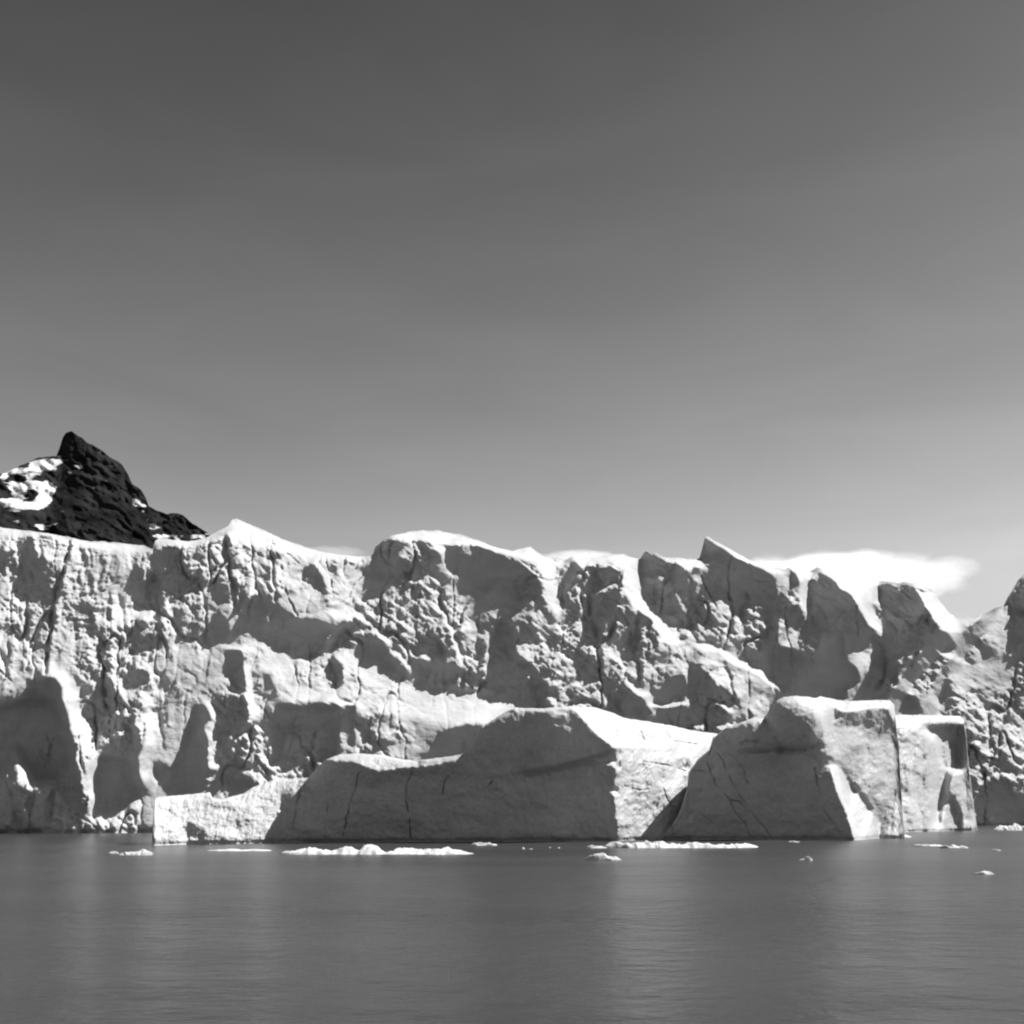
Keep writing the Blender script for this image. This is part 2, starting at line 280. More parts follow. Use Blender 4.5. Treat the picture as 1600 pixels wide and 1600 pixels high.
PLAN_GL = '''
158 12;-400,1030 230,1040 420,1050 420,1320 -400,1320
140 10;-400,1100 0,1100 60,1240 230,1320 -400,1320
215 6;-400,800 0,824 240,856 300,845 480,855 575,870 570,960 400,925 300,900 220,900 130,930 60,870 -400,830
190 6;120,860 230,870 225,950 190,960 120,935
195 5;250,850 350,850 400,930 380,950 300,935 260,930
250;340,830 362,812 385,818 440,842 520,866 575,869 560,878 470,868 400,850 360,850
250;242,846 250,840 285,845 340,832 345,838 290,852 262,850 248,850
240;0,824 60,832 140,847 225,853 225,862 140,857 60,842 0,835
225;150,945 200,945 240,955 230,975 170,980
178 4;580,840 800,860 870,900 870,1000 780,1100 640,1060 560,960
165 3;640,870 700,890 710,940 770,960 770,1000 760,1050 730,1060 720,980 690,970 650,1000 620,960 600,920
180 8;1200,900 1500,960 1700,900 2000,860 2000,1330 1330,1330 1200,1100
225 3;400,1010 440,1008 512,1005 560,1010 600,1035 640,1062 700,1068 780,1080 850,1108 830,1120 770,1135 680,1150 560,1110 530,1100 440,1095 420,1060 400,1040
200 3;556,1110 760,1140 690,1180 650,1200 560,1200 545,1130
252;612,837 640,831 685,829 720,835 765,851 800,860 828,854 850,870 880,876 876,884 850,880 830,875 800,869 760,857 745,851 700,851 690,847 660,842 625,842
230;840,872 875,880 876,905 880,950 872,965 853,935 845,905
250;893,870 925,872 975,866 1001,873 1002,880 975,882 950,876 925,882 908,884
245;1040,871 1096,874 1100,886 1082,886 1075,893 1060,880 1040,875
235;975,870 1000,875 1003,925 1030,960 1060,990 1062,1010 1025,1000 1020,975 985,945 973,905
200;640,925 700,935 715,960 700,985 650,960
200 3;866,1030 895,1020 905,1060 945,1100 930,1110 868,1080
235;930,1045 965,1062 990,1078 1030,1082 1012,1092 975,1075 940,1065
195 3;1080,1005 1110,1005 1150,1025 1200,1050 1225,1130 1150,1110 1110,1055
245 .8;1082,1003 1110,1004 1130,1012 1160,1030 1200,1052 1250,1088 1240,1092 1195,1062 1155,1040 1125,1022 1090,1010
245;1100,838 1125,849 1160,869 1200,885 1230,895 1212,896 1182,886 1150,870 1125,858
250;1240,893 1265,894 1283,888 1300,895 1370,907 1460,925 1480,955 1500,968 1500,985 1480,988 1467,985 1440,935 1425,915 1370,914 1376,945 1365,950 1385,995 1378,998 1350,965 1330,932 1312,920 1290,898 1276,890 1262,910 1265,960 1256,955 1250,915
165 8;1500,960 1570,935 1610,940 1620,1110 1500,1110 1490,1010
205 .8;1500,966 1535,961 1568,946 1568,952 1535,968 1500,975
215 .8;1470,1015 1500,1022 1520,1035 1500,1034 1470,1022
200 .8;1218,940 1245,965 1285,1000 1292,1030 1265,1012 1235,985
200 .8;1135,935 1150,950 1185,985 1190,1020 1165,1000 1150,975
205 .8;1320,1000 1370,1030 1420,1065 1470,1090 1510,1110 1470,1105 1400,1075 1350,1040
205 .8;1400,1018 1430,1018 1450,1030 1430,1028 1400,1025
# dark faces, top right
68;1278,893 1286,897 1300,904 1312,922 1332,935 1338,945 1350,967 1375,992 1388,1005 1400,1020 1392,1032 1400,1045 1405,1057 1390,1057 1380,1045 1375,1030 1365,1020 1350,1012 1330,1007 1325,992 1318,1015 1322,1032 1340,1045 1340,1065 1322,1070 1318,1090 1260,1085 1245,1067 1225,1052 1208,1032 1200,1020 1205,1005 1220,1010 1250,1020 1265,1030 1283,1040 1292,1015 1290,1000 1285,985 1270,978 1268,950 1262,925 1262,910 1270,903
170 .8;1297,965 1310,955 1322,958 1312,970 1300,972
72 .7;1228,902 1232,890 1240,895 1250,908 1232,910
65;1370,915 1385,913 1405,922 1415,914 1430,920 1440,940 1455,960 1465,985 1480,990 1490,1010 1490,1017 1478,1015 1460,1005 1440,1010 1415,1010 1400,1010 1390,1000 1375,995 1375,975 1368,960 1360,942 1375,945 1376,930
72;1568,945 1575,932 1590,908 1612,895 1622,930 1615,955 1600,957 1580,948
100 2;1585,965 1612,965 1612,1050 1598,1040 1585,1000
95 2;1520,990 1545,1000 1560,1030 1540,1035 1525,1015
105;1478,1040 1485,1060 1490,1090 1475,1085 1475,1050
85;1412,1085 1430,1088 1445,1115 1425,1108
110;1200,905 1225,925 1240,950 1260,965 1252,975 1225,950 1205,930
78;1000,895 1002,872 1010,863 1020,871 1025,867 1040,877 1057,882 1065,890 1075,896 1082,888 1100,888 1098,862 1101,844 1110,847 1132,859 1150,871 1182,888 1200,896 1212,905 1212,940 1190,942 1175,945 1160,940 1155,930 1137,932 1122,940 1107,935 1096,930 1100,950 1122,967 1117,974 1100,967 1085,950 1078,965 1070,985 1058,985 1045,975 1030,955 1020,935 1007,925 1002,905
160 .8;1003,903 1035,893 1050,912 1035,918 1020,908
190 .6;1080,898 1092,910 1090,916 1080,905
165 .8;1055,925 1066,940 1076,965 1066,960
185 .7;1090,925 1108,945 1125,965 1112,960 1096,945
180 .7;1100,925 1112,935 1120,955 1108,942
80 1.2;1195,940 1213,940 1213,1010 1203,1020 1197,990
130;1160,950 1180,960 1200,990 1190,1000 1165,970
82;694,850 715,852 725,868 735,868 745,853 760,859 790,870 800,878 815,886 828,894 838,905 847,930 825,928 815,930 800,932 795,920 780,908 760,917 740,915 732,905 730,895 710,890 705,882 696,870
82;586,858 600,845 612,839 628,849 625,860 618,868 640,880 645,892 628,895 615,900 600,907 590,900 580,890 583,875
105;650,845 670,850 680,862 692,878 687,881 670,872 655,862
235 .8;677,852 695,852 697,875 710,890 710,905 702,897 687,870
85 .8;873,905 882,890 891,874 900,877 910,892 918,900 935,918 910,902 900,895 888,908 880,922 874,915
85 .8;912,880 930,887 940,892 950,883 965,893 973,903 955,910 950,902 940,918 925,900
85 .8;943,920 962,920 972,930 960,945 962,955 960,980 962,997 952,980 947,955
92;922,928 940,930 947,955 941,980 937,1005 918,1002 910,975 920,952
100;933,1005 944,1015 943,1040 938,1066 931,1055
140 2;965,970 1020,977 1028,1010 960,1000
98;965,950 990,952 1015,968 1026,990 1030,1012 1012,1014 1020,1000 1008,975 980,966 965,966
115;880,925 900,935 915,950 905,960 900,975 890,950
78;777,967 800,972 802,1012 810,1033 838,1045 845,1060 855,1073 850,1092 848,1107 832,1102 825,1085 800,1085 785,1085 763,1068 767,1042 770,1005
170 .8;820,1055 830,1052 832,1066 824,1070
95 1;817,972 832,977 842,992 847,1012 848,1037 867,1052 857,1054 845,1040 835,1010 822,988
100 1;745,998 760,1000 757,1025 748,1040 744,1020
130;898,1030 920,1020 937,1030 940,1055 935,1075 912,1065
92;940,1045 948,1060 970,1060 982,1075 998,1090 1012,1103 1020,1118 1000,1123 975,1122 960,1112 950,1100 948,1085
95;1018,1092 1020,1080 1045,1077 1032,1067 1050,1057 1070,1055 1072,1088 1050,1094
98;1075,1028 1090,1038 1110,1060 1132,1080 1155,1092 1145,1097 1122,1095 1100,1090 1090,1077 1078,1098 1074,1075
88;1020,1105 1075,1100 1090,1122 1080,1140 1050,1132 1032,1125
88;1095,1105 1122,1100 1137,1117 1150,1130 1132,1137 1110,1130 1095,1117
230 .6;1015,1098 1045,1097 1072,1091 1074,1098 1045,1104 1018,1105
225 .6;1071,1030 1075,1040 1074,1085 1088,1105 1092,1112 1080,1105 1070,1085
115;620,932 640,943 655,952 655,972 640,955 625,945
85;472,887 482,880 490,885 502,900 510,927 502,920 490,905 477,900
100 .8;507,885 522,885 527,892 520,899 511,890
80 .8;562,887 577,883 576,902 565,895
140;525,870 540,868 545,876 535,880
95;375,945 383,938 400,925 415,928 427,940 445,952 465,965 495,967 510,975 525,977 555,970 565,972 552,980 550,995 542,1002 535,990 520,985 510,995 507,1010 490,1020 463,1022 463,1007 425,1005 400,992 385,975
135;405,955 430,958 450,970 452,985 430,985 412,975
235 2;510,950 560,945 600,985 640,1030 665,1058 650,1062 635,1045 615,1015 590,990 560,968 520,965
93;562,997 575,987 590,1000 605,1012 615,1030 632,1042 642,1057 632,1060 612,1052 600,1030 575,1025 565,1012
190;660,985 675,975 690,985 705,977 715,1000 725,1030 690,1028 665,1030
235 .6;703,978 708,978 718,1003 727,1035 720,1038 712,1005
88;632,1017 652,1030 665,1032 685,1032 700,1037 722,1045 727,1050 717,1057 700,1065 682,1065 662,1052 652,1040
85;512,1030 525,1030 535,1042 532,1062 520,1070 512,1060
78;437,1100 470,1102 500,1101 532,1107 530,1140 527,1175 507,1185 497,1200 500,1165 497,1140 482,1132 462,1132 450,1150 445,1185 432,1190 425,1155 425,1120
140;450,1150 497,1140 498,1190 490,1215 455,1215 447,1190
90;542,1100 557,1100 556,1125 552,1172 543,1172 547,1140 542,1120
190 .8;532,1100 541,1100 544,1175 530,1178
120;405,1050 425,1055 432,1085 415,1080
90 1.5;650,1195 670,1172 695,1140 725,1132 760,1132 745,1155 735,1180 700,1190
# left
100;30,840 47,835 55,860 72,875 92,897 72,907 70,927 60,945 47,935 32,915 27,890 32,860
150;58,835 75,838 84,850 72,855 60,848
110;-60,860 0,860 20,862 15,878 0,885 -50,890
92 .8;108,845 112,846 104,880 92,920 86,945 80,1000 74,1050 68,1050 74,1000 78,950 84,920 98,880
92;80,943 84,955 62,985 50,1000 44,1047 38,1047 44,1000 58,965 70,955
110;112,935 130,940 160,947 175,955 172,965 160,962 140,955 122,952
93;202,910 207,892 217,885 227,892 227,912 215,932 203,937
88;230,870 240,865 248,852 265,853 285,861 290,872 270,880 257,887 255,902 247,942 225,945 220,935 235,910 245,900 237,890
130 .8;285,872 300,882 318,890 290,888
90 .8;343,837 357,832 360,847 350,855 343,845
105;205,980 215,965 235,975 240,995 250,1005 240,1015 220,1022 208,1010
100;330,960 345,955 355,970 362,985 345,1000 330,990
110;292,950 305,942 312,955 305,965 295,962
112;278,1000 300,993 312,990 300,1010 290,1017
125;145,1010 170,1005 170,1030 150,1030
120;300,935 325,940 350,955 320,950
220 .8;178,1000 187,995 185,1030 178,1055 170,1052
165 3;0,1000 70,1000 70,1050 0,1060
200 .8;45,1050 60,1050 100,1048 100,1058 50,1062
205 1;5,1075 30,1088 55,1090 50,1097 20,1095
58 1.5;-200,1107 0,1107 32,1097 50,1090 57,1065 85,1057 92,1072 92,1117 102,1130 102,1160 107,1185 115,1212 122,1225 127,1250 135,1275 125,1265 100,1240 82,1212 50,1212 37,1187 25,1175 15,1195 0,1225 -200,1240
165;20,1172 30,1175 45,1200 52,1225 42,1240 35,1212
58 2;-200,1225 0,1225 20,1240 45,1285 100,1290 90,1305 0,1330 -200,1330
120 2;25,1245 60,1235 80,1250 70,1280 40,1272
195 1;87,1052 100,1055 107,1087 110,1105 122,1127 137,1135 144,1160 145,1195 147,1225 145,1257 139,1280 130,1250 127,1220 112,1195 102,1160 105,1135 92,1115 92,1070
70 1.5;148,1225 150,1185 162,1180 187,1185 212,1190 220,1220 222,1237 212,1245 185,1260 162,1267 145,1282 149,1250
78;150,1060 172,1060 185,1075 190,1090 190,1112 175,1110 150,1117
190 1;192,1087 235,1084 236,1112 233,1140 232,1160 228,1190 226,1225 221,1225 217,1195 220,1162 212,1130 195,1120
85;195,1052 220,1047 235,1055 230,1067 215,1075 197,1085
95;242,1057 262,1050 260,1075 250,1082 240,1070
60 .8;237,1200 245,1190 262,1200 261,1215 247,1222 239,1215
90;295,1110 312,1100 320,1120 319,1150 320,1190 319,1215 300,1235 272,1225 270,1195 287,1170 295,1150
212 .8;321,1105 327,1130 330,1170 336,1190 347,1202 335,1207 324,1195 320,1150
170;325,1207 350,1215 365,1235 360,1250 330,1250
90;355,1015 375,1015 380,1050 385,1080 375,1078 357,1062 353,1037
218 .8;380,1040 390,1045 398,1080 400,1120 395,1130 385,1125 387,1090
225 .8;335,1000 355,1005 400,1008 400,1016 350,1012
85;350,1140 360,1125 395,1133 400,1145 375,1150
103;345,1190 400,1195 405,1230 375,1228 350,1205
170 1.5;107,1300 140,1287 170,1280 200,1287 238,1292 260,1310 105,1310
75 1;55,1280 75,1272 100,1290 80,1305 50,1300
# right toe
185 2;1508,1105 1540,1110 1600,1150 1700,1200 1700,1230 1600,1195 1550,1155 1510,1135
140 3;1508,1140 1550,1160 1600,1200 1700,1240 1700,1250 1500,1250
90 3;1478,1240 1520,1225 1600,1235 1700,1260 1700,1330 1470,1330
165 1;1532,1262 1550,1258 1565,1265 1560,1280 1545,1280
'''
CR_GL = '''3.5 1.5;110,846 100,885 88,925 80,960 76,1000 71,1052
3.5 .9;84,945 62,972 48,1005 41,1046
1.6 1;505,850 510,880 515,900 520,935
1.5 .9;427,850 438,878 441,905 450,935 465,962
1.5 .9;545,935 552,915 562,905 572,898
1.5 .8;328,895 340,887 352,885 380,885 392,876
1.5 .8;532,888 535,900 537,915
1.4 .7;708,895 709,930 708,975
1.4 .8;204,970 200,1000 203,1020 190,1035
1.4 .8;985,880 990,905 993,950
1.6 .8;160,925 170,918 182,912
1.4 .6;880,920 878,980 880,1005
1.5 .8;800,1012 812,1000
1.6 1;1045,905 1060,925 1078,955
1.6 1;1095,900 1105,925 1120,950'''
def t_gl(X, Y):
    xx = np.clip((X-800)/F, -.75, .75); zz = (HY-Y)/F
    P = .55; t = 262/(1-P*np.clip(xx, -.75, .62)-.28*zz)
    return np.log(t)
DETAIL = .48
def build_glacier():
    R = Relief(-400, 2000, 780, 1340, lambda X, Y: 185+8*fbm(X/60, Y/60, 3), PLAN_GL, t_gl, mu=.0003, iters=40, sky=SKY, dark=-.28, warp=3.2, seed=11)
    # recesses
    gx_, gy_ = np.meshgrid(R.x0+STEP*np.arange(R.nx), R.y0+STEP*np.arange(R.ny))
    ww = gx_+16*fbm(gx_/22, gy_/22, 91, 4, .6); wy_ = gy_+16*fbm(gx_/22, gy_/22, 92, 4, .6)
    cav = .9*blur(np.clip((104-R.T)/25, 0, 1), 1.8)
    for dep, sf, poly in parse('''4.5 9;-200,1107 0,1107 32,1097 50,1090 57,1067 85,1059 91,1075 91,1117 101,1130 101,1160 106,1185 112,1212 80,1215 50,1215 37,1190 22,1172 10,1195 0,1228 -200,1240
2 6;148,1225 150,1185 162,1180 187,1185 212,1190 220,1220 222,1237 212,1245 185,1260 162,1267 147,1280
1 4;437,1102 532,1107 527,1175 507,1188 480,1215 440,1210 425,1155
1.2 4;767,972 802,975 810,1033 850,1080 848,1105 785,1085 765,1068
-3.4 7;60,1056 86,1050 102,1054 110,1088 124,1128 138,1136 146,1175 148,1240 141,1286 128,1262 114,1205 95,1160 88,1100 60,1095
-2.4 5;166,1064 184,1066 192,1086 236,1084 237,1130 232,1180 226,1226 212,1222 210,1150 190,1122 168,1110
-1.6 4;312,1102 324,1104 331,1130 333,1180 346,1202 326,1206 316,1190 312,1150
-1.8 4;372,1040 388,1042 397,1080 401,1122 392,1130 380,1120 374,1080
-2.6 5;14,1172 28,1172 46,1202 54,1228 40,1240 22,1230'''): cav += dep*blur(rast(poly, ww, wy_)*1.0, sf/2)
    R.lam = np.log(np.exp(R.lam)+cav)
    step = 1.6
    xs = np.arange(-380, 1990, step); nv = 340
    top = SKY(xs)+1.5*fbm(xs/9, xs*0, 21, 2)-.4
    v = np.linspace(0, 1, nv)[:, None]
    md = np.convolve(np.pad(top, 50, 'edge'), np.ones(101)/101, 'valid')+24; md = np.maximum(md, top+6)[None, :]; vs = .84
    Y = np.where(v < vs, 1334+(md-1334)*v/vs, md+(top[None, :]-md)*(v-vs)/(1-vs)); X = np.broadcast_to(xs[None, :], Y.shape)
    lam = R.at(X, Y); t = np.exp(lam)
    # surface detail: facets, lamination, rubble (metres toward the viewer)
    a = np.radians(38); U = X*np.cos(a)+Y*np.sin(a); W = -X*np.sin(a)+Y*np.cos(a)
    wl = np.clip((420-X)/200, 0, 1)
    qx = X+9*fbm(X/30, Y/30, 61, 3); qy = Y+9*fbm(X/30, Y/30, 62, 3)
    h = 3.2*facets(qx/34, qy/40, 31, .8, 1.5)+(1.7-1.1*wl)*facets(qx/15, qy/13, 35, .7, 1.5)+(.5-.3*wl)*facets(qx/6.5, qy/6, 36, .7, 1.5)
    h -= 2.6*np.clip(1-11*np.abs(fbm(qx/34, qy/95, 52, 2)), 0, 1)+.6*np.clip(1-7*np.abs(fbm(qx/15+3, qy/34, 53, 2)), 0, 1)+.8*(1-np.clip(6*np.abs(fbm(U/60, W/20, 54, 3)), 0, 1))
    sm = np.exp(-((X-125)/110)**4-((Y-905)/75)**4); h *= 1-.75*sm
    h += (1-wl)*(1+1.3*np.clip((X-1420)/120, 0, 1))*(.8*fbm(U/30+fbm(X/25, Y/25, 49, 2), W/9, 41, 4, .55)+.35*fbm(U/12, W/3.5, 42, 3))
    h += wl*(1.9*fbm(X/17+.5*fbm(X/20, Y/20, 47, 2), Y/60, 43, 4, .5)*(.6+1.2*np.clip(fbm(X/80, Y/80, 48, 2)+.4, 0, 1))+.45*fbm(X/22, Y/5, 44, 4, .55))
    h += .55*fbm(X/7, Y/7, 45, 4, .6)
    cen = np.exp(-((X-520)/140)**2-((Y-1060)/50)**2); h += cen*1.2*np.abs(fbm(X/9, Y/9, 46, 4, .6))
    TT = R.at(X, Y, blur(R.T, 1.5))
    am = np.clip(.95+2.6*fbm(X/95, Y/80, 93, 3, .6), .25, 1.7)
    h *= np.clip((TT-60)/90, .6, 1)*np.clip((258-TT)/45, .45, 1)*am
    h -= 2.2*grooves(X, Y, CR_GL)
    gX = np.gradient(lam, axis=1)/1.6*F; gY = np.gradient(lam, axis=0)/np.minimum(np.gradient(Y, axis=0), -.05)*F
    h *= t/300.0*DETAIL/np.sqrt(1+np.clip(gX*gX+gY*gY, 0, 30))*1.25
    h *= np.clip((Y-top[None, :])/9, .12, 1)
    h -= .9*np.exp(-((HC+(HY-Y)/F*t)/.8)**2)*(.6+.8*np.clip(fbm(X/40, Y*0, 55, 3)+.5, 0, 1))       # wave-cut notch
    t = t-h
    V = ray(X, Y, t)
    # snow plateau running back from the crest
    rows = []
    last = V[-1]; D = [.4, 1.2, 3, 8, 18, 40, 110, 300]
    for k, d in enumerate(D):
        q = last.copy(); q[:, 0] *= (q[:, 1]+d)/q[:, 1]; q[:, 1] += d
        sm = np.convolve(np.pad(last[:, 2], 20, 'edge'), np.ones(41)/41, 'valid')
        f = min(1, d/60); q[:, 2] = last[:, 2]*(1-f)+np.minimum(sm, last[:, 2])*f-d*.10-1.3*(1-math.exp(-d/5))+.5*(d >= 18)*fbm(q[:, 0]/6, q[:, 1]/9, 71+k, 2)
        rows.append(q)
    V = np.concatenate([V]+[r[None] for r in rows], 0)
    nr, nc = V.shape[:2]
    o = mesh_obj('glacier', V, grid_faces(nr, nc), M_GL)
    tag(o, kind='structure')
build_glacier()

# ------------------------------------------------------------------ icebergs
def iceberg(name, label, x0, x1, topf, bot, base, plan, tfun, thick, seed, mu, cracks=None, detail=1.0, rough=None, group=None, dark=-.25, wblend=None):
    R = Relief(x0-30, x1+30, 1070, 1360, base, plan, lambda X, Y: np.log(tfun(X, Y)), mu=mu, warp=1.2, seed=seed, dark=dark)
    if wblend:
        gx_, gy_ = np.meshgrid(R.x0+STEP*np.arange(R.nx), R.y0+STEP*np.arange(R.ny))
        wb = wblend(gx_, gy_); R.lam = R.lam*(1-wb)+np.log(tfun(gx_, gy_))*wb
    step = 1.0
    xs = np.arange(x0, x1+.1, step); nv = 200
    top = topf(xs)+.7*fbm(xs/5, xs*0, seed+3, 3)
    v = np.linspace(0, 1, nv)[:, None]
    Y = bot+(top[None, :]-bot)*v; X = np.broadcast_to(xs[None, :], Y.shape)
    t = np.exp(R.at(X, Y))
    rgh = rough(X, Y) if rough else 0
    h = .45*fbm(X/38, Y/26, seed+5, 4)+.12*fbm(X/6, Y/8, seed+6, 4)*detail-.10*np.abs(fbm(X/15, Y/11, seed+7, 3))
    h = h+rgh*(.5*fbm((X+Y*.5)/11, (Y-X*.5)/26, seed+9, 5, .55)-.35*np.abs(fbm((X+Y*.5)/7, (Y-X*.5)/18, seed+8, 3, .5)))
    if cracks: h = h-.55*grooves(X, Y, cracks)
    # edges round off away from the viewer
    eu = np.minimum(xs-x0, x1-xs)[None, :]; rim = np.clip(1-(Y-top[None, :])/5, 0, 1)
    h = h-.6*rim**2-.35*np.clip(1-eu/5, 0, 1)**2
    h = h-.45*np.exp(-((HC+(HY-Y)/F*t-.05)/.35)**2)
    t = t-h
    V = ray(X, Y, t)
    # rear side: a closed solid, sloping down behind the crest
    ku = np.clip(eu/30, 0, 1)**.5
    n2 = 60; w2 = np.linspace(0, 1, n2)[:, None]
    crest = V[-1][None, :, :]; foot_z = -3.0
    B = np.repeat(crest, n2, 0).copy()
    B[..., 1] += thick*ku*np.sin(w2*math.pi/2)**.8*(1+.25*fbm(X[:n2]/40, w2*3, seed+12, 3))
    B[..., 0] *= (B[..., 1]/crest[..., 1])
    drop = w2**1.7
    B[..., 2] = crest[..., 2]*(1-drop)+foot_z*drop+.6*np.sin(w2*math.pi)*fbm(X[:n2]/12, w2*9, seed+13, 3)
    V = np.concatenate([V, B[1:]], 0)
    V[..., 2] = np.maximum(V[..., 2], -4)
    nr, nc = V.shape[:2]
    f = grid_faces(nr, nc)
    # close the bottom and the ends
    V2 = V.reshape(-1, 3)
    ends = []
    for j in (0, nc-1):
        col = np.arange(nr)*nc+j
        for i in range(nr//2-1):
            q = [col[i], col[i+1], col[nr-2-i], col[nr-1-i]]
            ends.append(q if j == 0 else q[::-1])
    b0 = np.arange(nc-1); bt = np.stack([b0+1, b0, (nr-1)*nc+b0, (nr-1)*nc+b0+1], -1)
    f = np.concatenate([f, np.array(ends), bt], 0)
    org = np.array([(x0+x1)/2-800, 0, 0]); tm = float(t.mean()); org = np.array([((x0+x1)/2-800)/F*tm, tm, 0])
    o = mesh_obj(name, V2-org, f, M_BERG); o.location = org.tolist()
    tag(o, label, 'iceberg', group)
    return o

# long berg
TOP1 = pl('238,1312 240,1262 242,1247 250,1245 275,1243 328,1238 332,1247 345,1249 380,1240 395,1230 410,1225 430,1218 482,1215 495,1200 510,1186 530,1179 560,1177 600,1180 625,1186 650,1189 660,1187 700,1182 720,1179 733,1169 740,1155 760,1131 790,1112 805,1106 850,1107 870,1105 895,1103 905,1104 930,1105 960,1115 975,1122 1010,1127 1050,1134 1080,1141 1110,1145 1150,1150 1170,1190 1180,1290')
PLAN1 = '''
225 1.5;230,1240 486,1210 480,1222 462,1255 430,1320 425,1350 230,1350
242 1;230,1240 290,1240 300,1262 288,1290 288,1350 230,1350
92 1;289,1292 297,1283 305,1290 320,1292 322,1316 300,1318 292,1318
198 2;330,1262 345,1270 350,1310 335,1318 352,1280
150 1.2;440,1235 455,1232 470,1235 445,1290 428,1322 436,1280
150 .8;368,1278 376,1290 371,1300
150 .8;378,1270 388,1280 384,1292
97 6;740,1150 800,1100 900,1110 950,1165 800,1180 740,1175
58 8;500,1300 960,1295 960,1350 470,1350
250 .8;510,1186 530,1176 600,1177 650,1187 655,1197 625,1199 605,1203 590,1204 570,1197 545,1189
250 .8;655,1192 690,1182 720,1177 736,1172 715,1186 690,1191 660,1198
205 .6;735,1168 742,1152 760,1130 780,1117 766,1130 748,1155
235 .6;800,1104 895,1102 897,1107 850,1111 805,1110
60 1.5;830,1216 880,1195 925,1183 958,1172 940,1185 900,1196 850,1214
228 1;897,1103 905,1112 920,1135 935,1150 962,1170 958,1178 935,1186 945,1192 957,1188 965,1200 962,1225 950,1228 962,1240 960,1270 965,1330 1190,1350 1190,1130 1113,1144 1050,1133 975,1120 930,1103
180 3;975,1225 1010,1215 1060,1260 1040,1330 975,1330 968,1260
250 1.5;905,1106 960,1114 985,1124 1110,1146 1100,1160 1000,1138 975,1150 985,1200 975,1210 965,1185 940,1150 920,1130
165 .8;920,1117 940,1119 948,1129 925,1128
175 .8;935,1141 950,1143 962,1152 945,1155
180 .8;1005,1136 1028,1145 1030,1158 1012,1156
165 .8;1055,1185 1075,1181 1080,1195 1060,1200
42 .7;976,1255 983,1250 981,1262
48 .7;966,1288 975,1290 970,1300
70 1;975,1298 993,1293 997,1312 975,1315
90 .8;975,1270 983,1275 980,1295 973,1285
'''
CR1 = '''1.6 1;561,1208 554,1235 548,1252 542,1275 536,1305
1.4 1;646,1200 636,1225 634,1250 640,1280 642,1312
1.3 .8;700,1213 694,1222 691,1240
1.3 .25;545,1260 580,1253 620,1253
3.2 1.6;818,1220 820,1223
1.8 1;767,1222 764,1226
1.3 .7;975,1228 1000,1235 1020,1232
1.2 .8;1000,1140 1008,1158
1.2 .8;1040,1143 1052,1158 1090,1163
1.2 .8;1005,1190 1040,1195 1072,1205
1.2 .7;1032,1220 1040,1245 1052,1262
1.2 .7;470,1230 462,1265 456,1300
1.2 .6;512,1262 510,1275'''
E1Y = [1100, 1104, 1118, 1135, 1150, 1168, 1190, 1240, 1310]
E1X = [880, 897, 908, 922, 937, 960, 964, 960, 966]
def t1(X, Y):
    front = np.interp(X, [200, 480, 950, 1250], [142, 146, 152, 158])+(Y-1200)*.02
    d = np.clip(X-np.interp(Y, E1Y, E1X)-2*fbm(X/14, Y/9, 5, 3), 0, 400)
    lip = 1.4*np.clip(1-np.abs(X-910)/90, 0, 1)**.5*np.clip((1174+(960-X)*.30-Y)/5, 0, 1)*(X > 820)*np.clip((966-X)/4, 0, 1)      # the dome juts over the face below it
    nn = rast([(970, 1170), (934, 1186), (950, 1193), (957, 1191), (968, 1204)], X, Y)*1.0+rast([(966, 1232), (949, 1228), (962, 1242)], X, Y)
    front = front+1.6*blur(nn, 1.0)
    front = front-2.4*np.sqrt(np.clip(1-((X-862)/125)**2-((Y-1172)/68)**2, 0, 1))*np.clip((1192+(945-X)*.2-Y)/14, 0, 1)*(X < 968)
    t = front+d*.125+np.minimum(d/25, 1)*(1325-Y)*.038-lip
    tail = 134+(X-240)*.050+(1322-Y)*.045+2.6*np.exp(-(((X-307)/15)**4+((Y-1303)/14)**4))
    e = np.interp(Y, [1210, 1217, 1250, 1318], [486, 481, 464, 430])
    w = np.clip((X-e+3)/6, 0, 1)
    return tail*(1-w)+t*w
def w1(X, Y):
    return np.maximum(.92*np.exp(-((X-np.interp(Y, E1Y, E1X))/60)**2), .85*np.clip(1.3*np.exp(-((X-862)/120)**4-((Y-1160)/60)**4), 0, 1)*(X < 968))
b1 = iceberg('iceberg', 'long iceberg with a smooth shadowed front and a bright low tail at its left end', 238, 1180, TOP1, 1346, 80, PLAN1,
    t1, 14, 201, .0014, CR1, 1.0, dark=-.3, wblend=w1, rough=
    lambda X, Y: blur(((X < 480)*.45+(X > 960)*1.0).astype(float), 2))

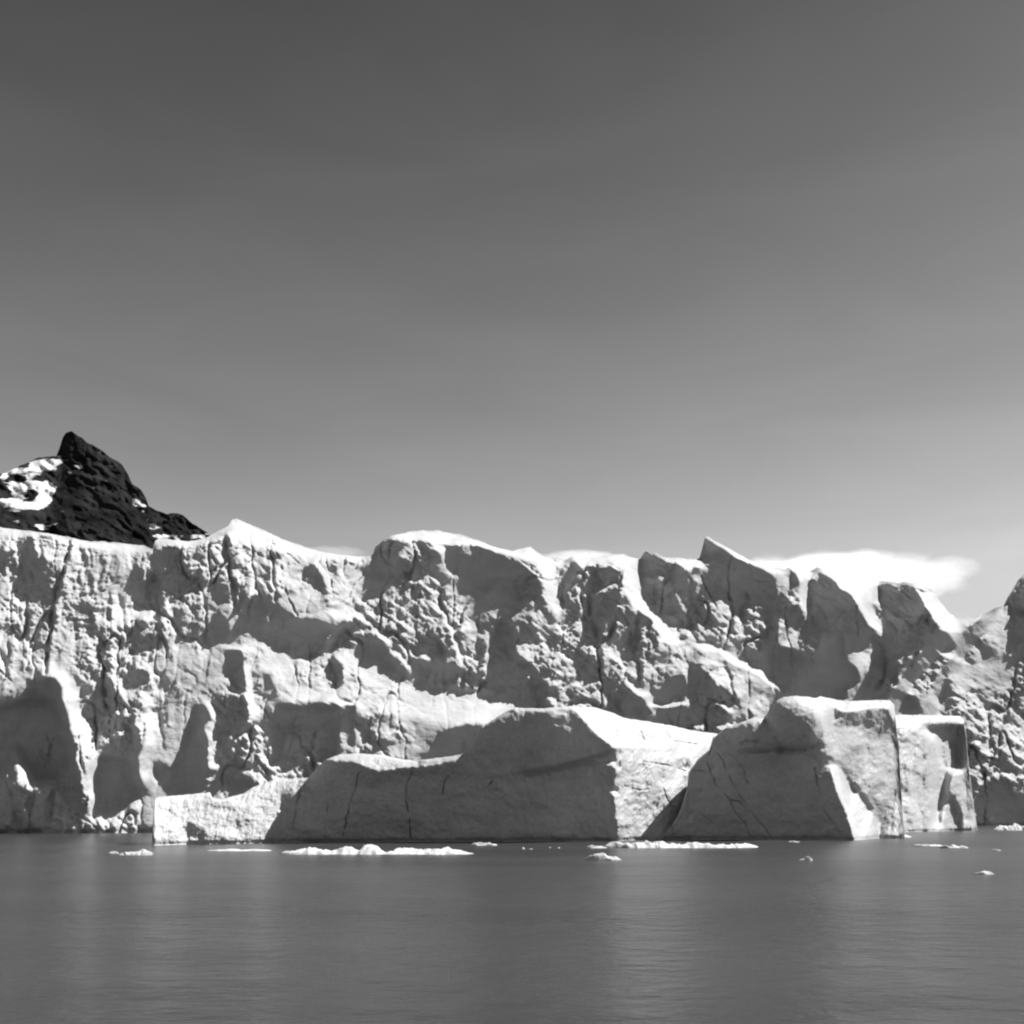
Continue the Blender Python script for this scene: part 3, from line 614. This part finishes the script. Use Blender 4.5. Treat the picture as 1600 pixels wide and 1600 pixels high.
TOP2 = pl('1014,1318 1038,1303 1058,1278 1066,1258 1073,1235 1076,1207 1090,1187 1108,1172 1114,1153 1135,1136 1150,1132 1175,1122 1198,1116 1207,1108 1214,1094 1224,1089 1245,1087 1262,1089 1275,1091 1282,1088 1310,1094 1318,1096 1330,1095 1370,1094 1390,1094 1397,1101 1399,1118 1404,1160 1410,1260 1414,1312')
PLAN2 = '''
95 4;1110,1150 1200,1110 1225,1085 1262,1088 1285,1150 1180,1165 1120,1160
108 3;1218,1092 1255,1090 1280,1135 1250,1160 1215,1130
48 1.2;1165,1162 1200,1158 1222,1170 1240,1172 1285,1165 1290,1175 1240,1181 1210,1178
110 1.2;1115,1150 1140,1140 1148,1160 1130,1175 1115,1168
58 8;1040,1290 1330,1290 1340,1340 1000,1340
205 1;1264,1088 1300,1092 1305,1120 1295,1150 1287,1168 1283,1140 1275,1110
185 1.2;1290,1168 1300,1145 1320,1132 1345,1132 1358,1130 1398,1160 1414,1300 1380,1310 1350,1240 1310,1195
232 1;1292,1194 1310,1192 1330,1230 1350,1250 1372,1280 1382,1340 1340,1340 1322,1275 1305,1230
80 1;1318,1126 1328,1114 1345,1124 1337,1131
132 1;1358,1104 1386,1105 1392,1145 1385,1158 1368,1142
252 .8;1280,1088 1318,1095 1395,1092 1400,1122 1393,1125 1388,1106 1358,1104 1332,1112 1318,1112 1300,1104
90 .8;1287,1168 1300,1150 1306,1152 1298,1165
190 1;1365,1140 1375,1160 1395,1260 1385,1262
'''
CR2 = '''1.3 .6;1111,1170 1105,1190 1118,1225 1140,1250 1148,1268 1165,1288 1170,1310
1.3 .6;1122,1178 1130,1190 1138,1212 1150,1235 1168,1260 1180,1278 1195,1295 1205,1310
1.3 .6;1130,1173 1150,1185 1162,1205 1167,1225
1.3 .9;1140,1250 1155,1252 1168,1268
1.3 .8;1272,1200 1280,1235 1290,1270 1312,1300
1.3 .8;1048,1270 1052,1305
1.2 .7;1070,1203 1100,1205
1.2 .7;1090,1270 1120,1290
6 1.3;1160,1160 1190,1161 1212,1173 1235,1176 1260,1168 1287,1168'''  # last groove is the soft shadow band under the knob, cut into the shape
def ball(X, Y, cx, cy, rx, ry, k):
    return k*np.sqrt(np.clip(1-((X-cx)/rx)**2-((Y-cy)/ry)**2, 0, 1))
def t2(X, Y):
    xe = np.interp(Y, [1080, 1088, 1110, 1140, 1165, 1175, 1195, 1240, 1310, 1340], [1255, 1262, 1278, 1286, 1289, 1291, 1296, 1312, 1338, 1350])
    t = 162+(Y-1200)*.012+np.clip(X-xe, 0, 200)*.10+np.clip((X-xe)/25, 0, 1)*(1325-Y)*.03
    t -= np.maximum(ball(X, Y, 1242, 1130, 46, 44, 4.6), ball(X, Y, 1180, 1150, 55, 27, 2.9))
    return t+np.clip(1130-X, 0, 200)*.012
def w2(X, Y):
    return np.clip(1.4*np.exp(-((X-1225)/62)**4-((Y-1135)/48)**4), 0, .95)
b2 = iceberg('iceberg', 'iceberg with a rounded dark knob overhanging its cracked shadowed face', 1000, 1414, TOP2, 1336, 72, PLAN2,
    t2, 16, 301, .0006, CR2, 1.0, wblend=w2, rough=lambda X, Y: blur((X+.35*(1200-Y) > 1300).astype(float)*.5, 4))

TOP3 = pl('1384,1308 1388,1200 1394,1125 1398,1117 1440,1117 1480,1118 1500,1119 1506,1125 1510,1150 1512,1180 1519,1240 1523,1270 1528,1302')
PLAN3 = '''
252 1;1380,1110 1510,1116 1508,1133 1440,1135 1420,1142 1400,1142
228 1;1405,1140 1440,1134 1463,1148 1466,1160 1458,1170 1458,1290 1430,1320 1390,1320 1395,1220
130 1;1380,1168 1395,1175 1396,1215 1385,1212
195 1;1425,1165 1440,1180 1445,1260 1432,1290 1428,1220
112 2.5;1444,1136 1504,1136 1504,1195 1482,1205 1476,1225 1466,1235 1462,1200 1466,1160 1460,1146
150 1.5;1463,1180 1472,1180 1472,1290 1462,1290
215 1;1478,1218 1500,1232 1510,1258 1509,1282 1501,1268 1490,1245
85 1.5;1475,1236 1488,1246 1501,1275 1503,1315 1478,1315
190 .8;1504,1120 1514,1128 1514,1240 1506,1240
85 .8;1432,1285 1438,1290 1436,1305 1430,1305
'''
def t3(X, Y):
    w = X+3*fbm(X/15, Y/30, 700, 3)
    t = 226+(X-1400)*.165+(1300-Y)*.075+.9*np.abs(fbm(w/14, Y/120, 701, 3))
    rec = rast([(1440, 1136), (1505, 1136), (1504, 1200), (1484, 1206), (1476, 1240), (1466, 1290), (1461, 1290), (1464, 1160), (1452, 1147)], w, Y)*1.0
    low = rast([(1474, 1234), (1488, 1246), (1502, 1275), (1504, 1330), (1472, 1330)], w, Y)*1.0
    left = rast([(1376, 1166), (1395, 1175), (1396, 1215), (1384, 1212)], w, Y)*1.0
    t = t-1.8*blur(rast([(1404, 1142), (1442, 1136), (1462, 1150), (1458, 1200), (1456, 1330), (1400, 1330), (1406, 1220)], w, Y)*1.0, 5)+1.0*fbm(w/24, Y/30, 703, 4, .55)+np.clip(1136-Y, 0, 20)*.22
    return t+5.5*blur(rec, 2.0)+2.4*blur(low, 2)+1.6*blur(left, 2)
b3 = iceberg('iceberg', 'flat-topped bright iceberg with a shaded recess, beside the toe of the glacier', 1384, 1528, TOP3, 1322, 170, PLAN3,
    t3, 18, 401, .004, None, 1.0, rough=lambda X, Y: .45+0*X, wblend=lambda X, Y: 1.0+0*X)

# ------------------------------------------------------------------ floating ice
def floe(name, label, cat, x0, x1, yw, h, seed, bumps=(), group=None, depth=None):
    """low slab of floating ice between photo columns x0..x1, waterline row yw, freeboard h photo px"""
    t = HC*F/(yw-HY); k = t/F; L = (x1-x0)*k; W = depth or max(.6, min(L*.35, 4.5)); H = h*k
    nc = max(16, min(220, int((x1-x0)*1.6))); nr = 22
    u = np.linspace(0, 1, nc)[None, :]; v = np.linspace(0, 1, nr)[:, None]
    end = np.clip(np.minimum(u, 1-u)*L/(W*.5+.3), 0, 1)**.5
    wav = 1+.35*fbm(u*L/1.6, seed+0*u, seed, 3)
    hw = W/2*end*wav
    x = (u-.5)*L+0*v+.12*fbm(u*L*2, v*5, seed+1, 2); s = v*2-1
    y = s*hw+.25*W*fbm(u*L/4, 0*v+3.3, seed+2, 2)
    prof = (1-np.abs(s)**3.5)
    top = H*(.62+.9*fbm(u*L/1.3, v*2.0, seed+3, 4, .6)+.25*facets(u*L/.7, v*W/.7, seed+4))*end
    for (bx, bw, bh) in bumps:
        top = top+bh*k*np.exp(-(((u*(x1-x0)+x0)-bx)/bw)**4)*(.8+.4*fbm(u*L, v*3, seed+6, 2))
    z = -.25+(np.maximum(top, .03)+.25)*prof
    V = np.stack([x, y, z], -1)
    Vb = V.copy(); Vb[..., 2] = -.25-.5*prof*end
    f = np.concatenate([grid_faces(nr, nc), grid_faces(nr, nc, nr*nc)[:, ::-1]], 0)
    rim = []
    o1 = nr*nc
    for j in range(nc-1):
        rim.append([j+1, j, o1+j, o1+j+1]); a = (nr-1)*nc; rim.append([a+j, a+j+1, o1+a+j+1, o1+a+j])
    for i in range(nr-1):
        rim.append([i*nc, (i+1)*nc, o1+(i+1)*nc, o1+i*nc]); e = nc-1; rim.append([(i+1)*nc+e, i*nc+e, o1+i*nc+e, o1+(i+1)*nc+e])
    f = np.concatenate([f, np.array(rim)], 0)
    o = mesh_obj(name, np.concatenate([V.reshape(-1, 3), Vb.reshape(-1, 3)]), f, M_FLOE)
    o.location = (((x0+x1)/2-800)*k, t, 0)
    tag(o, label, cat, group); return o
G1 = 'ice floes along the waterline'
FL = [
 (165, 186, 1334, 4, 'tiny flat floe, leftmost of all the floating ice', ()),
 (184, 240, 1336, 9, 'low white floe just left of the long iceberg\'s tail', ()),
 (325, 425, 1329, 2.2, 'thin slushy strip of ice under the bright tail of the long iceberg', ()),
 (440, 740, 1334, 9, 'longest white strip of ice, carrying a lumpy block, in front of the long iceberg', ((578, 15, 11),)),
 (735, 777, 1321, 5, 'short flat floe off the right end of the longest strip', ()),
 (916, 948, 1325, 5, 'small floe touching the left end of the strip between the shadowed faces', ()),
 (942, 1185, 1324, 8, 'long narrow strip of ice in front of the bright gap between the shadowed faces', ((965, 18, 5), (1160, 12, 3))),
 (914, 970, 1344, 9, 'white lens-shaped floe, nearer the viewer than the strip behind it', ()),
 (1248, 1270, 1345, 9, 'lone rounded lump of ice, nearest the viewer below the knobbed iceberg', ()),
 (1305, 1337, 1311, 6, 'small bright floe at the right foot of the knobbed iceberg\'s dark face', ()),
 (1232, 1250, 1316, 3, 'thin scrap of ice under the knobbed iceberg\'s dark face', ()),
 (1375, 1425, 1308, 3, 'thin brash strip under the sunlit flank of the knobbed iceberg', ()),
 (1425, 1475, 1322, 3.5, 'faint low floe left of a brighter one below the flat-topped iceberg', ()),
 (1468, 1512, 1325, 7, 'bright low floe below the flat-topped iceberg', ()),
 (1520, 1552, 1366, 6, 'greyish lone floe low at the right of the water', ()),
 (1552, 1640, 1297, 7, 'white floe at the right edge, under the toe of the glacier', ((1587, 8, 4),)),
]
for i, (a, b, yw, h, lab, bm) in enumerate(FL):
    floe('ice_floe', lab, 'ice floe', a, b, yw, h, 500+i*13, bm, G1)
BITS = [(814, 820, 1327, 6, 'small upright chip of ice under the long iceberg\'s dark front, largest of a short row'),
        (826, 832, 1327, 3, 'faint chip of ice just right of the upright chip'),
        (857, 861, 1325, 3, 'tiny chip of ice, third from the left in the short row'),
        (871, 875, 1325, 3, 'tiny chip of ice, last on the right in the short row'),
        (1548, 1566, 1329, 2.5, 'thin grey scrap of ice near the right edge of the water')]
for i, (a, b, yw, h, lab) in enumerate(BITS):
    floe('ice_chip', lab, 'ice chip', a, b, yw, h, 900+i*7, (), 'small chips of floating ice')

# ------------------------------------------------------------------ mountain
def build_mountain():
    m, n, l, b = newmat('mountain_rock_and_snow')
    at = n.new('ShaderNodeAttribute'); at.attribute_name = 'snow'
    tc = n.new('ShaderNodeTexCoord'); nz = n.new('ShaderNodeTexNoise'); nz.inputs['Scale'].default_value = .03; nz.inputs['Detail'].default_value = 8
    l.new(tc.outputs['Object'], nz.inputs[0])
    r = n.new('ShaderNodeValToRGB'); r.color_ramp.elements[0].color = (.004, .004, .004, 1); r.color_ramp.elements[1].color = (.022, .022, .022, 1)
    r.color_ramp.elements[0].position = .35; r.color_ramp.elements[1].position = .7; l.new(nz.outputs[0], r.inputs[0])
    ad = n.new('ShaderNodeMath'); ad.operation = 'MULTIPLY_ADD'; ad.inputs[1].default_value = 2.2
    mp = n.new('ShaderNodeMapping'); mp.inputs['Scale'].default_value = (.7, .7, 2.4); mp.inputs['Rotation'].default_value = (0, .25, 0); l.new(tc.outputs['Object'], mp.inputs[0])
    nz2 = n.new('ShaderNodeTexNoise'); nz2.inputs['Scale'].default_value = .045; nz2.inputs['Detail'].default_value = 7; l.new(mp.outputs[0], nz2.inputs[0]); l.new(nz2.outputs[0], ad.inputs[0]); l.new(at.outputs['Fac'], ad.inputs[2])
    st = n.new('ShaderNodeMapRange'); st.inputs[1].default_value = 1.52; st.inputs[2].default_value = 1.74; l.new(ad.outputs[0], st.inputs[0])
    mx = n.new('ShaderNodeMix'); mx.data_type = 'RGBA'; l.new(st.outputs[0], mx.inputs[0]); l.new(r.outputs[0], mx.inputs[6]); mx.inputs[7].default_value = (.62, .62, .62, 1)
    l.new(mx.outputs[2], b.inputs['Base Color']); b.inputs['Roughness'].default_value = .95; b.inputs['Specular IOR Level'].default_value = .1
    top = pl('-500,860 -300,800 -160,730 -60,750 0,741 12,737 30,728 45,722 60,716 78,713 88,712 93,700 98,684 103,675 112,674 122,680 140,693 160,703 172,714 190,725 200,742 206,755 220,764 228,778 232,790 245,797 262,802 275,801 285,804 300,817 312,824 330,836 345,842 420,880 560,930 700,980 800,1010 900,1100')
    SN = '''
1 1.5;40,728 62,716 88,715 105,720 90,727 95,733 72,736 45,732
1 1.5;0,742 30,730 66,733 66,738 40,738 0,746
1 .8;118,726 130,724 130,732 122,732
1 .8;105,738 126,740 124,744 108,743
1 1.5;44,742 60,750 85,757 88,766 70,780 80,790 60,798 30,795 0,792 0,780 20,776 45,785 60,778 40,776 20,772 10,762 35,768 55,780 62,772 50,760 0,756 0,748 30,755
1 .8;0,756 30,758 60,760 55,764 20,762
1 1;20,815 40,818 70,818 90,819 85,824 60,828 30,822
1 1;204,782 212,777 220,785 230,791 222,792 208,791
1 .7;218,802 240,803 242,806 222,806
1 .8;228,816 240,819 247,828 238,826
1 3;-160,740 -60,755 -20,745 -20,800 -160,800
1 1;80,765 88,760 82,775 74,790 60,800 66,785
1 2;240,835 330,838 340,842 240,842
'''
    R = Relief(-500, 900, 660, 1300, 60, '''
200 4;-200,700 90,705 95,740 80,780 60,830 -200,830
95 2;93,690 104,672 112,674 140,693 190,725 206,755 232,790 215,800 150,740 120,700
80 2;120,780 220,790 300,820 250,850 150,800
''', lambda X, Y: np.log(1500/(1-.25*(X-800)/F-.75*(HY-Y)/F)), mu=.0006, warp=4, seed=88)
    xs = np.arange(-480, 890, 2.0); tp = top(xs)+1.8*fbm(xs/8, xs*0, 8, 4, .6)
    v = np.linspace(0, 1, 260)[:, None]; Y = 1290+(tp[None]-1290)*v; X = np.broadcast_to(xs[None], Y.shape)
    t = np.exp(R.at(X, Y))
    a = np.radians(35); U = X*np.cos(a)+Y*np.sin(a); W_ = -X*np.sin(a)+Y*np.cos(a)
    h = 9*facets(X/34+.6*fbm(X/30, Y/30, 3), Y/34, 12, .9, 1.3)-11*np.abs(fbm(U/30, W_/12, 13, 5, .55))+1.5*fbm(X/9, Y/7, 14, 4, .5)
    V = ray(X, Y, t-h)
    snow = np.zeros(X.shape); wx = X+3*fbm(X/8, Y/5, 33, 3); wy = Y+3*fbm(X/8, Y/5, 34, 3)
    for _, soft, poly in parse(SN): snow = np.maximum(snow, rast(poly, wx, wy)*1.0)
    snow = blur(snow, 1.6)
    rows = [V]; last = V[-1]; s2 = [snow]
    for k, d in enumerate((30, 90, 200, 400, 800)):
        q = last.copy(); q[:, 1] += d; q[:, 2] = last[:, 2]*(1-d/800)-(d/800)*5+12*fbm(q[:, 0]/60, q[:, 1]/60, 90+k, 3)*(d < 800)
        rows.append(q[None]); s2.append(np.full((1, len(xs)), .3))
    V = np.concatenate(rows, 0); sn = np.concatenate(s2, 0)
    nr, nc = V.shape[:2]
    o = mesh_obj('mountain', V, grid_faces(nr, nc), m, attr={'snow': sn}); tag(o, kind='structure')
build_mountain()

# ------------------------------------------------------------------ clouds
def cloud(label, px, py, wpx, hpx, dist, dens, seed):
    m = bpy.data.materials.new('cloud_vapour'); m.use_nodes = True; n = m.node_tree.nodes; l = m.node_tree.links; n.clear()
    o_ = n.new('ShaderNodeOutputMaterial'); pv = n.new('ShaderNodeVolumePrincipled'); l.new(pv.outputs[0], o_.inputs['Volume'])
    pv.inputs['Color'].default_value = (.98, .98, .98, 1); pv.inputs['Anisotropy'].default_value = .1
    tc = n.new('ShaderNodeTexCoord')
    k = dist/F; rx, rz = wpx*k/2, hpx*k/2; ry = rx*.6
    mp = n.new('ShaderNodeMapping'); mp.inputs['Scale'].default_value = (1/rx, 1/ry, 1/rz); l.new(tc.outputs['Object'], mp.inputs[0])
    ln = n.new('ShaderNodeVectorMath'); ln.operation = 'LENGTH'; l.new(mp.outputs[0], ln.inputs[0])
    mp2 = n.new('ShaderNodeMapping'); mp2.inputs['Scale'].default_value = (4/rx, 4/rx, 9/rx); mp2.inputs['Location'].default_value = (seed, seed*.7, 0); l.new(tc.outputs['Object'], mp2.inputs[0])
    nz = n.new('ShaderNodeTexNoise'); nz.inputs['Scale'].default_value = 1; nz.inputs['Detail'].default_value = 6; nz.inputs['Roughness'].default_value = .6; l.new(mp2.outputs[0], nz.inputs[0])
    a = n.new('ShaderNodeMath'); a.operation = 'MULTIPLY_ADD'; a.inputs[1].default_value = 1.8; l.new(nz.outputs[0], a.inputs[0])
    b = n.new('ShaderNodeMath'); b.operation = 'SUBTRACT'; b.inputs[0].default_value = .35; l4 = n.new('ShaderNodeMath'); l4.operation = 'POWER'; l4.inputs[1].default_value = 3.0; l.new(ln.outputs[1], l4.inputs[0]); l.new(l4.outputs[0], b.inputs[1]); l.new(b.outputs[0], a.inputs[2])
    mr = n.new('ShaderNodeMapRange'); mr.inputs[1].default_value = .42; mr.inputs[2].default_value = 1.0; mr.inputs[3].default_value = 0; mr.inputs[4].default_value = dens; l.new(a.outputs[0], mr.inputs[0])
    l.new(mr.outputs[0], pv.inputs['Density'])
    nr, nc = 16, 32
    th = np.linspace(.02, math.pi-.02, nr)[:, None]; ph = np.linspace(0, 2*math.pi, nc, endpoint=False)[None]
    V = np.stack([rx*1.05*np.sin(th)*np.cos(ph), ry*1.05*np.sin(th)*np.sin(ph), rz*1.05*np.cos(th)+0*ph], -1)
    f = grid_faces(nr, nc, 0, True)[:, ::-1]
    V2 = V.reshape(-1, 3); N = len(V2)
    V2 = np.concatenate([V2, [[0, 0, rz*1.05], [0, 0, -rz*1.05]]])
    caps = []
    for j in range(0, nc, 2):
        caps.append([N, j, (j+1) % nc, (j+2) % nc]); e = (nr-1)*nc; caps.append([N+1, e+(j+2) % nc, e+(j+1) % nc, e+j])
    o = mesh_obj('cloud', V2, np.concatenate([f, np.array(caps)]), m)
    o.location = ((px-800)*k, dist, HC+(HY-py)*k)
    tag(o, label, 'cloud', 'low clouds behind the glacier'); return o
cloud('broad white cloud bank lying on the crest at the right', 1306, 909, 430, 86, 5200, .006, 3)
cloud('torn wisp of cloud at the right end of the broad bank', 1488, 888, 100, 44, 5000, .0035, 11)
cloud('thin lens of cloud peeping over the crest near the middle', 905, 874, 150, 26, 5200, .008, 7)
cloud('faint wisp of cloud left of the domed summit of the glacier', 520, 864, 120, 20, 5200, .003, 17)
